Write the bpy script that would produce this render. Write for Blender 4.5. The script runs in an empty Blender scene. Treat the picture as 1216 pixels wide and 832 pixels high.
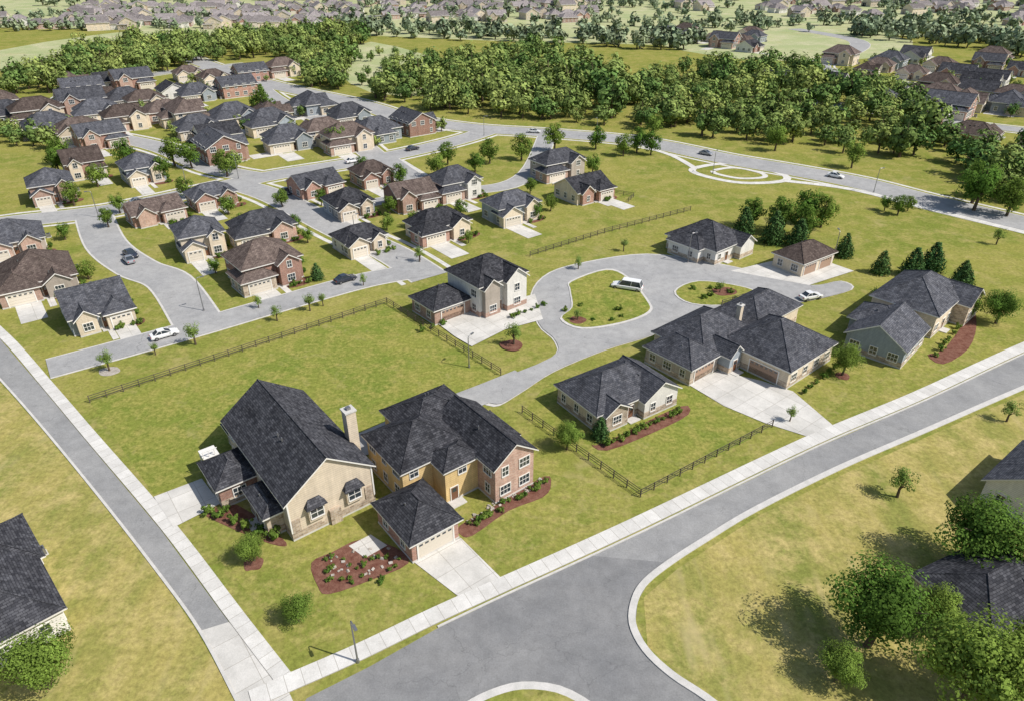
import bpy,bmesh,math,random
from mathutils import Vector,Matrix
from mathutils.geometry import tessellate_polygon
R=random.Random(11)
sc=bpy.context.scene
COL=sc.collection
# ------------------------------------------------------------------ materials
MATS={}
def newmat(name):
    m=bpy.data.materials.new(name);m.use_nodes=True;MATS[name]=m
    nt=m.node_tree;b=nt.nodes['Principled BSDF'];return m,nt,b
def N(nt,t,**k):
    n=nt.nodes.new(t)
    for a,v in k.items():
        if a in n.inputs: n.inputs[a].default_value=v
        else: setattr(n,a,v)
    return n
def coords(nt,kind='Object',rot=0,scale=(1,1,1)):
    tc=nt.nodes.new('ShaderNodeTexCoord');mp=nt.nodes.new('ShaderNodeMapping')
    mp.inputs['Rotation'].default_value=(0,0,rot);mp.inputs['Scale'].default_value=scale
    nt.links.new(tc.outputs[kind],mp.inputs['Vector']);return mp.outputs[0]
def noise(nt,vec,scale,detail=4,rough=.55):
    n=N(nt,'ShaderNodeTexNoise');n.inputs['Scale'].default_value=scale;n.inputs['Detail'].default_value=detail;n.inputs['Roughness'].default_value=rough
    nt.links.new(vec,n.inputs['Vector']);return n.outputs['Fac']
def mrange(nt,f,a,b,c,d):
    n=N(nt,'ShaderNodeMapRange');nt.links.new(f,n.inputs[0])
    for i,v in enumerate((a,b,c,d)): n.inputs[i+1].default_value=v
    return n.outputs[0]
def mix(nt,f,a,b,mode='MIX'):
    n=nt.nodes.new('ShaderNodeMix');n.data_type='RGBA';n.blend_type=mode
    for s,v in ((n.inputs[0],f),(n.inputs[6],a),(n.inputs[7],b)):
        if hasattr(v,'is_linked'): nt.links.new(v,s)
        elif isinstance(v,(int,float)): s.default_value=v
        else: s.default_value=(*v,1)
    return n.outputs[2]
def mulv(nt,col,f):
    c=N(nt,'ShaderNodeCombineColor')
    for i in range(3): nt.links.new(f,c.inputs[i])
    return mix(nt,1.0,col,c.outputs[0],'MULTIPLY')
def todiffuse(nt,b,a):
    df=N(nt,'ShaderNodeBsdfDiffuse');nt.links.new(a,df.inputs[0]);nt.links.new(df.outputs[0],nt.nodes['Material Output'].inputs[0]);nt.nodes.remove(b)
def grass(name,c1,c2,c3,rot=.6,an=(1,1,1),s1=.045,s2=.22,worn=.55,dirt=(.38,.315,.15)):
    m,nt,b=newmat(name);v=coords(nt,'Object',rot,an);v0=coords(nt)
    a=mix(nt,mrange(nt,noise(nt,v,s1,4,.7),.38,.62,0,1),c1,c2)
    a=mix(nt,mrange(nt,noise(nt,v0,s2,4,.75),.45,.66,0,.95),a,c3)
    f=noise(nt,v0,1.6,5,.85);a=mulv(nt,a,mrange(nt,f,.25,.75,.5,1.5))
    w=mrange(nt,noise(nt,v,s2*.6,3,.85),.57,.74,0,worn);a=mix(nt,w,a,dirt)
    todiffuse(nt,b,a);return m
def rough(name,c1,c2,scale=.6,fine=9,rot=0,joint=None,uv=False,var=.12,crack=False):
    m,nt,b=newmat(name);v=coords(nt,'Object');
    a=mix(nt,mrange(nt,noise(nt,v,scale,4,.7),.35,.65,0,1),c1,c2)
    f=noise(nt,v,fine,3,.7);a=mulv(nt,a,mrange(nt,f,.25,.75,1-var,1+var))
    if crack:
        w=N(nt,'ShaderNodeTexVoronoi',feature='DISTANCE_TO_EDGE');w.inputs['Scale'].default_value=.11
        d=N(nt,'ShaderNodeTexNoise');d.inputs['Scale'].default_value=.9;d.inputs['Detail'].default_value=2
        nt.links.new(v,d.inputs['Vector']);mv=nt.nodes.new('ShaderNodeVectorMath');mv.operation='MULTIPLY_ADD'
        nt.links.new(d.outputs['Color'],mv.inputs[0]);mv.inputs[1].default_value=(2.2,2.2,0);nt.links.new(v,mv.inputs[2]);nt.links.new(mv.outputs[0],w.inputs['Vector'])
        a=mix(nt,mrange(nt,w.outputs['Distance'],0,.005,.32,0),a,(.07,.07,.072))
        a=mulv(nt,a,mrange(nt,noise(nt,v,.5,3,.8),.3,.7,.88,1.12))
    if joint:
        vv=coords(nt,'UV') if uv else coords(nt,'Object',rot)
        t=N(nt,'ShaderNodeTexBrick',offset=0.0);t.inputs['Scale'].default_value=1;t.inputs['Brick Width'].default_value=joint;t.inputs['Row Height'].default_value=joint*(2 if uv else 1)
        t.inputs['Mortar Size'].default_value=.03;t.inputs['Color1'].default_value=(1,1,1,1);t.inputs['Color2'].default_value=(.88,.88,.88,1);t.inputs['Mortar'].default_value=(.6,.58,.55,1)
        nt.links.new(vv,t.inputs['Vector']);a=mix(nt,1.0,a,t.outputs['Color'],'MULTIPLY')
    todiffuse(nt,b,a);return m
def bricks(name,c1,c2,mo,bw,rh,ms=.015,stain=.18,off=.5,ov=.2):
    m,nt,b=newmat(name);v=coords(nt,'UV')
    t=N(nt,'ShaderNodeTexBrick',offset=off);t.inputs['Scale'].default_value=1;t.inputs['Brick Width'].default_value=bw;t.inputs['Row Height'].default_value=rh;t.inputs['Mortar Size'].default_value=ms
    for k,c in (('Color1',c1),('Color2',c2),('Mortar',mo)): t.inputs[k].default_value=(*c,1)
    nt.links.new(v,t.inputs['Vector']);v0=coords(nt,'Object')
    a=mulv(nt,t.outputs['Color'],mrange(nt,noise(nt,v0,.6,4,.8),.3,.7,1-stain,1+stain))
    v2=coords(nt,'UV',0,(2.2,.22,1));a=mulv(nt,a,mrange(nt,noise(nt,v2,1,3,.7),.3,.7,1-stain*.8,1+stain*.8))
    oi=N(nt,'ShaderNodeObjectInfo');a=mulv(nt,a,mrange(nt,oi.outputs['Random'],0,1,1-ov,1+ov))
    todiffuse(nt,b,a);return m
def plain(name,c,r=.5,metal=0,spec=.5,coat=0):
    m,nt,b=newmat(name)
    oi=N(nt,'ShaderNodeObjectInfo');a=mulv(nt,mix(nt,0.0,c,c),mrange(nt,oi.outputs['Random'],0,1,.92,1.08));nt.links.new(a,b.inputs['Base Color'])
    b.inputs['Roughness'].default_value=r;b.inputs['Metallic'].default_value=metal;b.inputs['Specular IOR Level'].default_value=spec;b.inputs['Coat Weight'].default_value=coat;return m
grass('grass_field',(.170,.200,.040),(.250,.243,.060),(.31,.275,.09))
grass('grass_lawn',(.160,.200,.038),(.222,.232,.052),(.285,.260,.075),s1=.09,s2=.4,worn=.4)
grass('grass_dry',(.20,.215,.055),(.34,.290,.095),(.42,.345,.14),rot=-.77,an=(1,.25,1),s1=.10,worn=.7,dirt=(.46,.38,.2))
grass('grass_verge',(.175,.200,.042),(.245,.240,.060),(.32,.285,.095),s1=.12,s2=.5,worn=.45)
grass('meadow_far_haze',(.30,.35,.17),(.38,.40,.21),(.46,.44,.28),s1=.012,s2=.05)  # paler grass for far fields, distance haze mixed into the colour
rough('asphalt',(.190,.192,.195),(.245,.244,.241),.09,6,crack=True,var=.16)
rough('asphalt_worn',(.245,.246,.246),(.305,.303,.297),.09,6,crack=True,var=.16)
rough('asphalt_street',(.30,.30,.30),(.365,.362,.355),.08,6,crack=True,var=.16)
rough('concrete_walk',(.56,.545,.51),(.67,.655,.62),.5,8,joint=1.6,uv=True)
rough('concrete_slab',(.51,.495,.46),(.64,.62,.58),.3,8,rot=-.66,joint=3.1)
rough('kerb_concrete',(.48,.47,.44),(.58,.56,.53),.8,10)
rough('mulch',(.13,.055,.04),(.21,.11,.08),1.2,14,var=.5)
rough('stone_rock',(.30,.27,.23),(.44,.40,.36),1.5,6,var=.2)
bricks('roof_charcoal',(.034,.035,.041),(.084,.085,.094),(.024,.024,.028),.55,.28,.025,stain=.32)
bricks('roof_slate',(.054,.057,.068),(.112,.114,.127),(.036,.037,.042),.55,.28,.025,stain=.32,ov=.28)
bricks('roof_brown',(.085,.064,.058),(.15,.118,.103),(.05,.042,.038),.55,.28,.025,stain=.32,ov=.28)
bricks('roof_far_haze',(.20,.18,.185),(.29,.26,.255),(.14,.13,.12),.55,.28,.02,stain=.25,ov=.3)  # lightened shingles for far houses, aerial haze painted into the colour
bricks('brick_red',(.24,.085,.055),(.39,.18,.125),(.38,.34,.30),.34,.13,.02)
bricks('brick_rose',(.33,.155,.11),(.46,.28,.21),(.44,.40,.35),.34,.13,.02)
bricks('stone_veneer',(.31,.23,.165),(.56,.46,.35),(.46,.42,.36),.6,.3,.03,stain=.22)
bricks('siding_beige',(.62,.53,.41),(.64,.55,.43),(.46,.39,.30),30,.3,.022,stain=.13,ov=.12)
bricks('siding_yellow',(.60,.44,.22),(.62,.46,.235),(.45,.33,.17),30,.3,.022,stain=.15,ov=.05)
bricks('siding_grey',(.31,.345,.375),(.33,.365,.395),(.21,.235,.255),30,.25,.022,stain=.12)
bricks('siding_white',(.68,.66,.62),(.70,.68,.63),(.48,.47,.45),30,.25,.022,stain=.1,ov=.08)
bricks('siding_taupe',(.40,.35,.30),(.42,.37,.32),(.29,.26,.22),30,.25,.022,stain=.12)
plain('trim_white',(.72,.70,.66),.5);plain('glass_dark',(.035,.045,.055),.08,spec=.9)
plain('door_wood',(.16,.07,.035),.45);plain('garage_tan',(.62,.56,.47),.55);plain('garage_brown',(.36,.24,.17),.55)
plain('fence_dark',(.085,.068,.055),.8);plain('metal_grey',(.3,.3,.31),.45,.7);plain('tyre',(.02,.02,.02),.8)
plain('car_white',(.75,.75,.74),.3,coat=.7);plain('car_dark',(.03,.035,.05),.3,coat=.7);plain('car_silver',(.35,.36,.38),.3,.4,coat=.6);plain('lamp_lens',(.8,.78,.7),.2);plain('tail_red',(.4,.02,.02),.3)
def leafmat(name,c1,c2,tl=.3):
    m,nt,b=newmat(name);at=N(nt,'ShaderNodeAttribute',attribute_name='tone');oi=N(nt,'ShaderNodeObjectInfo')
    a=mix(nt,oi.outputs['Random'],c1,c2);a=mulv(nt,a,at.outputs['Fac'])
    out=nt.nodes['Material Output'];df=N(nt,'ShaderNodeBsdfDiffuse');nt.links.new(a,df.inputs[0]);nt.nodes.remove(b)
    if tl:
        tr=N(nt,'ShaderNodeBsdfTranslucent');nt.links.new(a,tr.inputs[0]);ms=N(nt,'ShaderNodeMixShader');ms.inputs[0].default_value=tl
        nt.links.new(df.outputs[0],ms.inputs[1]);nt.links.new(tr.outputs[0],ms.inputs[2]);nt.links.new(ms.outputs[0],out.inputs[0])
    else: nt.links.new(df.outputs[0],out.inputs[0])
leafmat('leaf_broad',(.10,.19,.035),(.20,.28,.055));leafmat('leaf_forest',(.085,.16,.045),(.26,.31,.09),0)
leafmat('leaf_pine',(.055,.12,.04),(.09,.16,.05),0);leafmat('leaf_young',(.18,.27,.06),(.24,.33,.09));leafmat('leaf_far_haze',(.21,.275,.17),(.30,.35,.21),0)  # horizon leaves are paled and blued, haze painted into their colour
rough('bark',(.09,.065,.045),(.14,.11,.08),3,12)
# ------------------------------------------------------------------ mesh builder
class MB:
    def __init__(s): s.v=[];s.f=[];s.m=[];s.names=[]
    def mi(s,n):
        if n not in s.names: s.names.append(n)
        return s.names.index(n)
    def face(s,pts,m):
        i=len(s.v);s.v+=[tuple(p) for p in pts];s.f.append(tuple(range(i,i+len(pts))));s.m.append(s.mi(m))
    def box(s,x0,x1,y0,y1,z0,z1,m,M=None):
        c=[(x0,y0,z0),(x1,y0,z0),(x1,y1,z0),(x0,y1,z0),(x0,y0,z1),(x1,y0,z1),(x1,y1,z1),(x0,y1,z1)]
        if M: c=[tuple(M@Vector(p)) for p in c]
        i=len(s.v);s.v+=c;k=s.mi(m)
        for q in ((0,3,2,1),(4,5,6,7),(0,1,5,4),(1,2,6,5),(2,3,7,6),(3,0,4,7)): s.f.append(tuple(i+a for a in q));s.m.append(k)
    def tube(s,pts,rad,m,n=7):
        k=s.mi(m);base=len(s.v)
        for j,(p,r) in enumerate(zip(pts,rad)):
            p=Vector(p);d=(Vector(pts[min(j+1,len(pts)-1)])-Vector(pts[max(j-1,0)])).normalized()
            a=d.orthogonal().normalized();b=d.cross(a)
            for q in range(n):
                t=2*math.pi*q/n;s.v.append(tuple(p+a*math.cos(t)*r+b*math.sin(t)*r))
        for j in range(len(pts)-1):
            for q in range(n):
                s.f.append((base+j*n+q,base+j*n+(q+1)%n,base+(j+1)*n+(q+1)%n,base+(j+1)*n+q));s.m.append(k)
        s.f.append(tuple(base+(len(pts)-1)*n+q for q in range(n)));s.m.append(k)
    def mesh(s,name,uv=True):
        me=bpy.data.meshes.new(name);me.from_pydata(s.v,[],s.f)
        for n in s.names: me.materials.append(MATS[n])
        me.polygons.foreach_set('material_index',s.m)
        if uv:
            ul=me.uv_layers.new(name='UVMap');d=[]
            for p in me.polygons:
                n=p.normal;t=Vector((-n.y,n.x,0))
                t=Vector((1,0,0)) if t.length<1e-3 else t.normalized()
                up=n.cross(t)
                if abs(n.z)<.05: up=Vector((0,0,1))
                for vi in p.vertices:
                    co=me.vertices[vi].co;d+=[co.dot(t),co.dot(up)]
            ul.data.foreach_set('uv',d)
        return me
def link(name,data,loc=(0,0,0),rz=0,parent=None,scale=1):
    o=bpy.data.objects.new(name,data);o.location=loc;o.rotation_euler=(0,0,rz)
    o.scale=(scale,)*3 if isinstance(scale,(int,float)) else scale
    COL.objects.link(o)
    if parent: o.parent=parent
    return o
# ------------------------------------------------------------------ ground sheets
def smooth(pts,n=6,closed=False):
    out=[];L=len(pts);rng=range(L if closed else L-1)
    g=lambda i:Vector(pts[i%L]) if closed else Vector(pts[min(max(i,0),L-1)])
    for i in rng:
        a,b,c,d=g(i-1),g(i),g(i+1),g(i+2)
        for k in range(n):
            t=k/n;out.append(tuple(.5*((2*b)+(c-a)*t+(2*a-5*b+4*c-d)*t*t+(3*b-a-3*c+d)*t**3)))
    if not closed: out.append(tuple(pts[-1]))
    return out
def sheet(name,pts,z,m,thick=0,sm=0,closed=True):
    if sm: pts=smooth(pts,sm,True)
    tri=tessellate_polygon([[Vector((*p,0)) for p in pts]])
    B=MB();B.v=[(*p,z) for p in pts];k=B.mi(m)
    for t in tri: B.f.append(tuple(t));B.m.append(k)
    if thick:
        L=len(pts);B.v+=[(*p,z-thick) for p in pts]
        for i in range(L): B.f.append((i,(i+1)%L,L+(i+1)%L,L+i));B.m.append(k)
    me=B.mesh(name,False);bm=bmesh.new();bm.from_mesh(me);bmesh.ops.recalc_face_normals(bm,faces=bm.faces)
    if not thick:
        for f in bm.faces:
            if f.normal.z<0: f.normal_flip()
    bm.to_mesh(me);bm.free();return link(name,me)
def ribbon(name,pts,w,z,m,thick=0,sm=6,off=0):
    if sm: pts=smooth(pts,sm)
    P=[Vector(p) for p in pts];L=len(P);le=[];ri=[];acc=0;us=[]
    for i in range(L):
        d=(P[min(i+1,L-1)]-P[max(i-1,0)]).normalized();n=Vector((-d.y,d.x))
        le.append(P[i]+n*(off+w/2));ri.append(P[i]+n*(off-w/2))
        if i: acc+=(P[i]-P[i-1]).length
        us.append(acc)
    v=[(*p,z) for p in le]+[(*p,z) for p in ri];f=[(i,L+i,L+i+1,i+1) for i in range(L-1)]
    uv=us*2;vv=[w]*L+[0]*L
    if thick:
        v+=[(*p,z-thick) for p in le]+[(*p,z-thick) for p in ri];uv=uv*2;vv=vv*2
        for i in range(L-1): f+=[(2*L+i,i,i+1,2*L+i+1),(L+i,3*L+i,3*L+i+1,L+i+1)]
    me=bpy.data.meshes.new(name);me.from_pydata(v,[],f);me.materials.append(MATS[m])
    ul=me.uv_layers.new(name='UVMap');d=[]
    for p in me.polygons:
        for vi in p.vertices: d+=[uv[vi],vv[vi]]
    ul.data.foreach_set('uv',d);return link(name,me)
B=MB()
k=[-3000,-1500,-600,-200,0,200,600,1500,3500]
for i in range(8):
    for j in range(8): B.face([(k[i],k[j],0),(k[i+1],k[j],0),(k[i+1],k[j+1],0),(k[i],k[j+1],0)],'grass_field')
link('ground',B.mesh('ground',False))
def o4(i): return .004*i
sheet('meadow',[(-2000,640),(-400,610),(-150,570),(0,520),(110,500),(250,560),(500,520),(2000,560),(2000,3000),(-2000,3000)],.002,'meadow_far_haze')  # pale cover over the far grass, coloured as if seen through haze
sheet('dry_grass',[(-111,108),(-81.8,92.4),(-67.6,79.8),(-51.5,65),(-38.8,53),(-31.6,45.5),(-25.2,38.2),(-22.1,34),(-30,20),(-80,20),(-140,60)],o4(1),'grass_dry')
sheet('dry_grass',[(114,101),(80,89),(59,78),(43.8,70),(30,62.2),(18.5,54),(14,50),(13.4,44),(18.4,38.6),(24,30),(80,25),(150,60)],o4(1),'grass_dry')
sheet('lawn',[(-63.7,86.0),(-24,119),(-1.8,93.7),(-6.3,89.6),(-21,77.3),(-40.2,68.8),(-45,65.7)],o4(2),'grass_lawn')
sheet('lawn',[(1.5,83.4),(16.1,65.4),(37.3,79.9),(27,90),(14,95),(6,92)],o4(2),'grass_lawn')
sheet('front_lawn',[(-38.5,60.5),(-20.8,43.4),(88,106),(76,116),(40,88),(15,66),(-8,75)],o4(1),'grass_verge')
sheet('meadow',[(-100,423),(-97,519),(-22,408),(10,394),(-19,334),(-65,334)],o4(2),'meadow_far_haze',sm=3)
sheet('meadow',[(-326,476),(-284,598),(-184,598),(-261,497),(-273,394)],o4(2),'meadow_far_haze',sm=3)
sheet('meadow',[(130,440),(230,450),(280,560),(150,620),(90,560)],o4(5),'meadow_far_haze',sm=3)
# streets
streets=dict(
 A=([(-133,155),(-126,163),(-111,169),(-101,175),(-83,192),(-70,204),(-43,222),(-20,244),(-6,264)],9),
 B=([(-107,170),(-93,149),(-80,136),(-70,129),(-57.6,112)],8),
 C=([(-78,194),(-64,183),(-42,159),(-27,144),(-17,131)],8),
 E=([(-300,300),(-227,289),(-174,267),(-123,239),(-92,211),(-74,201)],8),
 G=([(-130,368),(-102,315),(-66,267),(-43,222),(-24,190)],8),
 H=([(-40,222),(-24,195),(-8,190),(5,205),(13,256)],6),
 K=([(-52,170),(-38,178),(-27,186),(-22,194)],5),
 M=([(-219,476),(-130,368),(-68,311),(-42,281),(-15,264),(13,256),(44,244),(68,222),(85,209),(100,196),(111,181),(126,163),(150,135)],11),
 T=([(115,368),(161,414),(212,468),(240,528),(223,600)],12),
 U=([(120,330),(129,315),(154,289),(188,260),(260,215)],9),
 V=([(300,300),(260,330),(200,350),(170,400),(190,440)],9),
 W=([(-174,267),(-200,330),(-190,380),(-150,420)],8),
 X=([(-430,650),(-330,690),(-200,680),(-100,720)],10),
 D=([(-75.6,95.6),(-66,102.5),(-56,110),(-42,121),(-29.5,130),(-18,135)],6.6))
for i,(kk,(p,w)) in enumerate(streets.items()):
    if kk not in 'BDTHKX': ribbon('sidewalk',p,w+5.2,.012+.0003*i,'concrete_walk')
for i,(kk,(p,w)) in enumerate(streets.items()):
    if kk not in 'BDTHKX': ribbon('grass_verge',p,w+3.0,.020+.0003*i,'grass_verge')
for i,(kk,(p,w)) in enumerate(streets.items()): ribbon('kerb',p,w+.8,.055+.0003*i,'kerb_concrete',thick=.05)
for i,(kk,(p,w)) in enumerate(streets.items()): ribbon('road',p,w,.064+.004*i,'asphalt_street')
# main junction road
main=[(-22.1,30),(-18.9,38.6),(-13.6,41.9),(-7.5,46.2),(-.7,50.2),(15.1,59.2),(42,75.3),(62.9,86.6),(86.3,100.1),(113.8,115.1),(170,146),(170,131),(103.7,101.7),(79.6,89.6),(58.8,78.7),(43.6,70.8),(30.1,63),(22.7,58),(18.1,54.7),(14.8,51.9),(13.3,49.6),(12.6,46.7),(13.4,43.8),(15.4,41.2),(18.1,38.9),(21.7,35.3),(30,28)]
sheet('road',main,.012,'asphalt')
sheet('road',[(9,55.8)]+main[5:19],.016,'asphalt_worn')
ribbon('kerb',smooth(main[11:27],4),.75,.13,'kerb_concrete',thick=.13,sm=0,off=-.3)
ribbon('kerb',smooth(main[3:11],4),.22,.115,'kerb_concrete',thick=.115,sm=0,off=.11)
ribbon('sidewalk',[(-24,38.4),(-21.2,40.0),(-15,43.4),(-8.3,47.5),(-1.3,51.5),(14.3,60.4),(41.3,76.5),(62.2,87.8),(85.6,101.3),(113,116.3),(168,147)],2.0,.10,'concrete_walk',thick=.1)
lr=[(-130,138),(-110.8,123),(-89.8,105.5),(-73.4,90.1),(-60,77.3),(-41.7,59.9),(-29,46.9)]
ll=[(-31.4,45.9),(-38.8,53.3),(-51.5,65.4),(-67.6,80.3),(-81.8,93),(-102.3,110.8),(-128,130)]
sheet('road',lr+ll,.020,'asphalt_worn')
sheet('concrete_apron',[(-29,46.9),(-31.4,45.9),(-25,38.3),(-21.9,34.6),(-19.6,34.8),(-20,38.2),(-21.4,40.2),(-22.5,41.6)],.03,'concrete_slab')
ribbon('sidewalk',lr+[(-21.6,39.4)],1.6,.09,'concrete_walk',thick=.09,off=.85)
ribbon('kerb',ll[::-1]+[(-25,38.3),(-21.9,34.6),(-20,30)],.3,.106,'kerb_concrete',thick=.1,off=-.15)
isl=[(-6,36.5),(-4.5,38),(-2,39.4),(.9,40.2),(4.5,39.8),(7.5,38),(9,36),(8,32),(-4,32)]
sheet('traffic_island_kerb',isl,.13,'kerb_concrete',thick=.13,sm=3)
cx,cy=1.6,36.2
sheet('traffic_island_grass',[(cx+(x-cx)*.86,cy+(y-cy)*.80) for x,y in isl],.15,'grass_verge',thick=.1,sm=3)
# central court
crt=[(-5,89.6),(6.6,99),(7.6,104.6),(4.9,110.8),(4,123),(8,133),(17,139),(30,143),(42,139),(52,133),(60,127),(67,129),(67.5,124.9),(55.4,119.3),(46.9,117.9),(38,114.4),(29.6,111.8),(24.9,106.7),(16.1,101.7),(7.1,95),(1.6,88.9),(-2.3,85.5)]
sheet('court_kerb',[(32+(x-32)*1.012,114+(y-114)*1.02) for x,y in smooth(crt,4,True)],.05,'kerb_concrete')
sheet('court_road',crt,.145,'asphalt_street',sm=4)
ribbon('lane',[(-24,73.5),(-21.3,75.4),(-13.3,81.9),(-3.6,88.8),(2,93)],5,.149,'asphalt_street')
sheet('driveway',[(-13.5,110.8),(-7.6,115.1),(4.5,123),(5.7,112.4),(-1.2,108.6),(-6.9,102.6),(-10.1,106.1)],.153,'concrete_slab')
for nm,p in (('court_island',[(12,129),(20,135),(24,131),(26.4,120),(25.9,115.1),(20.2,110.8),(12.4,108.6),(8.8,112.4),(11.2,117),(11.4,124.9)]),('court_island',[(32.1,124.1),(38,129),(46,126.5),(48.4,123),(42.2,118.2),(34.2,118.6)])):
    c=Vector((sum(x for x,y in p)/len(p),sum(y for x,y in p)/len(p)))
    sheet(nm+'_kerb',p,.23,'kerb_concrete',thick=.15,sm=4)
    sheet(nm+'_grass',[tuple(c+(Vector(q)-c)*.95) for q in p],.25,'grass_lawn',thick=.1,sm=4)
sheet('driveway',[(46,134),(60,127),(72,134),(66,142),(56,139)],.157,'concrete_slab')
sheet('driveway',[(27.8,90.8),(33.3,95),(39.5,92),(43.5,89),(46.3,79.9),(42,77.4),(36.5,80.9),(31.8,85.1)],.07,'concrete_slab')
sheet('driveway',[(-11.1,54.9),(-6,58.5),(-1.2,52.6),(-5.6,50)],.07,'concrete_slab')
sheet('driveway',[(-44.9,65.4),(-40.2,68.8),(-36.1,64.2),(-40.2,60.1)],.11,'concrete_slab')
sheet('garden_bed',[(-22.5,54.7),(-20.5,56.3),(-17.5,58.3),(-13.4,57),(-11.6,54.7),(-15.4,52.3),(-19.6,50.4),(-21,51.5)],.05,'mulch',thick=.05,sm=3)
sheet('garden_bed',[(-6.2,60.5),(-1.9,64),(4.2,69.3),(5,67.7),(3.9,65.4),(-.4,63),(-4.6,58.9),(-6.0,59)],.05,'mulch',thick=.05,sm=3)
sheet('garden_bed',[(-37.5,62.6),(-34,64),(-27,58.6),(-26.2,57.2),(-29,58),(-34,60.4)],.05,'mulch',thick=.05,sm=3)
sheet('patio',[(-18.8,57.2),(-16.6,59),(-14.4,57.3),(-16.6,55.4)],.09,'concrete_slab',thick=.05)
sheet('garden_bed',[(13,76.4),(25,85),(26,83),(20,78.6),(13,74.6),(11,76)],.05,'mulch',thick=.05,sm=3)
sheet('garden_bed',[(70,100),(74,102),(86,115),(84,110),(78,102),(71,97)],.05,'mulch',thick=.05,sm=3)
for x,y,r in ((-29,54.6,1.1),(12,112,1.6),(42,124,2.2),(-65.3,94.8,1.6),(0,103,2),(53,93.5,1.2),(40.3,81.3,.9)):
    sheet('garden_bed',[(x+r*math.cos(a*.7)*R.uniform(.85,1.15),y+r*math.sin(a*.7)*R.uniform(.8,1.1)) for a in range(9)],.28 if (x in(12,42)) else .19 if x==0 else .04,'mulch' if x!=-65.3 else 'stone_rock',thick=.05,sm=3)
ring=[(56,211),(69,216),(80,206),(79,198),(66,196),(56,204)]
ribbon('footpath',smooth(ring,5,True)+[ring[0]],2.2,.05,'concrete_walk',sm=0)
ribbon('footpath',[(x*.55+30.6,y*.55+92.5) for x,y in smooth(ring,5,True)],1.6,.054,'concrete_walk',sm=0)
ribbon('footpath',[(79,198),(95,190),(108,174),(122,157),(140,135)],2.4,.058,'concrete_walk')
ribbon('footpath',[(44,238),(52,225),(56,211)],2,.062,'concrete_walk')
# ------------------------------------------------------------------ houses
def wall_sides(x0,x1,y0,y1):
    return dict(S=((x0,y0),(1,0),(0,-1),x1-x0),N=((x1,y1),(-1,0),(0,1),x1-x0),E=((x1,y0),(0,1),(1,0),y1-y0),W=((x0,y1),(0,-1),(-1,0),y1-y0))
def fr(p,t,n):
    return Matrix(((t[0],n[0],0,p[0]),(t[1],n[1],0,p[1]),(0,0,1,0),(0,0,0,1)))
def window(G,T,M,a,z,w,h,trim='trim_white',mun=1):
    G.box(a-w/2,a+w/2,0,.03,z,z+h,'glass_dark',M);f=.11
    T.box(a-w/2-f,a-w/2,0,.09,z-f,z+h+f,trim,M);T.box(a+w/2,a+w/2+f,0,.09,z-f,z+h+f,trim,M)
    T.box(a-w/2,a+w/2,0,.088,z+h,z+h+f,trim,M);T.box(a-w/2-.05,a+w/2+.05,0,.13,z-f-.02,z-.003,trim,M)
    for i in range(mun): 
        q=a-w/2+w*(i+1)/(mun+1);T.box(q-.03,q+.03,.03,.06,z,z+h,trim,M)
    T.box(a-w/2,a+w/2,.03,.065,z+h*.5-.03,z+h*.5+.03,trim,M)
def garage_door(G,T,M,a,w,col):
    h=2.3
    for i in range(4): T.box(a-w/2,a+w/2,0,.05,.08+i*h/4,.08+(i+1)*h/4-.03,col,M)
    n=int(w/.75)
    for i in range(n):
        q=a-w/2+w*(i+.5)/n;G.box(q-.24,q+.24,.05,.06,.08+h*.81,.08+h*.93,'glass_dark',M)
    T.box(a-w/2-.18,a-w/2,0,.1,0,h+.25,'trim_white',M);T.box(a+w/2,a+w/2+.18,0,.1,0,h+.25,'trim_white',M);T.box(a-w/2,a+w/2,0,.098,h+.06,h+.25,'trim_white',M)
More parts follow.
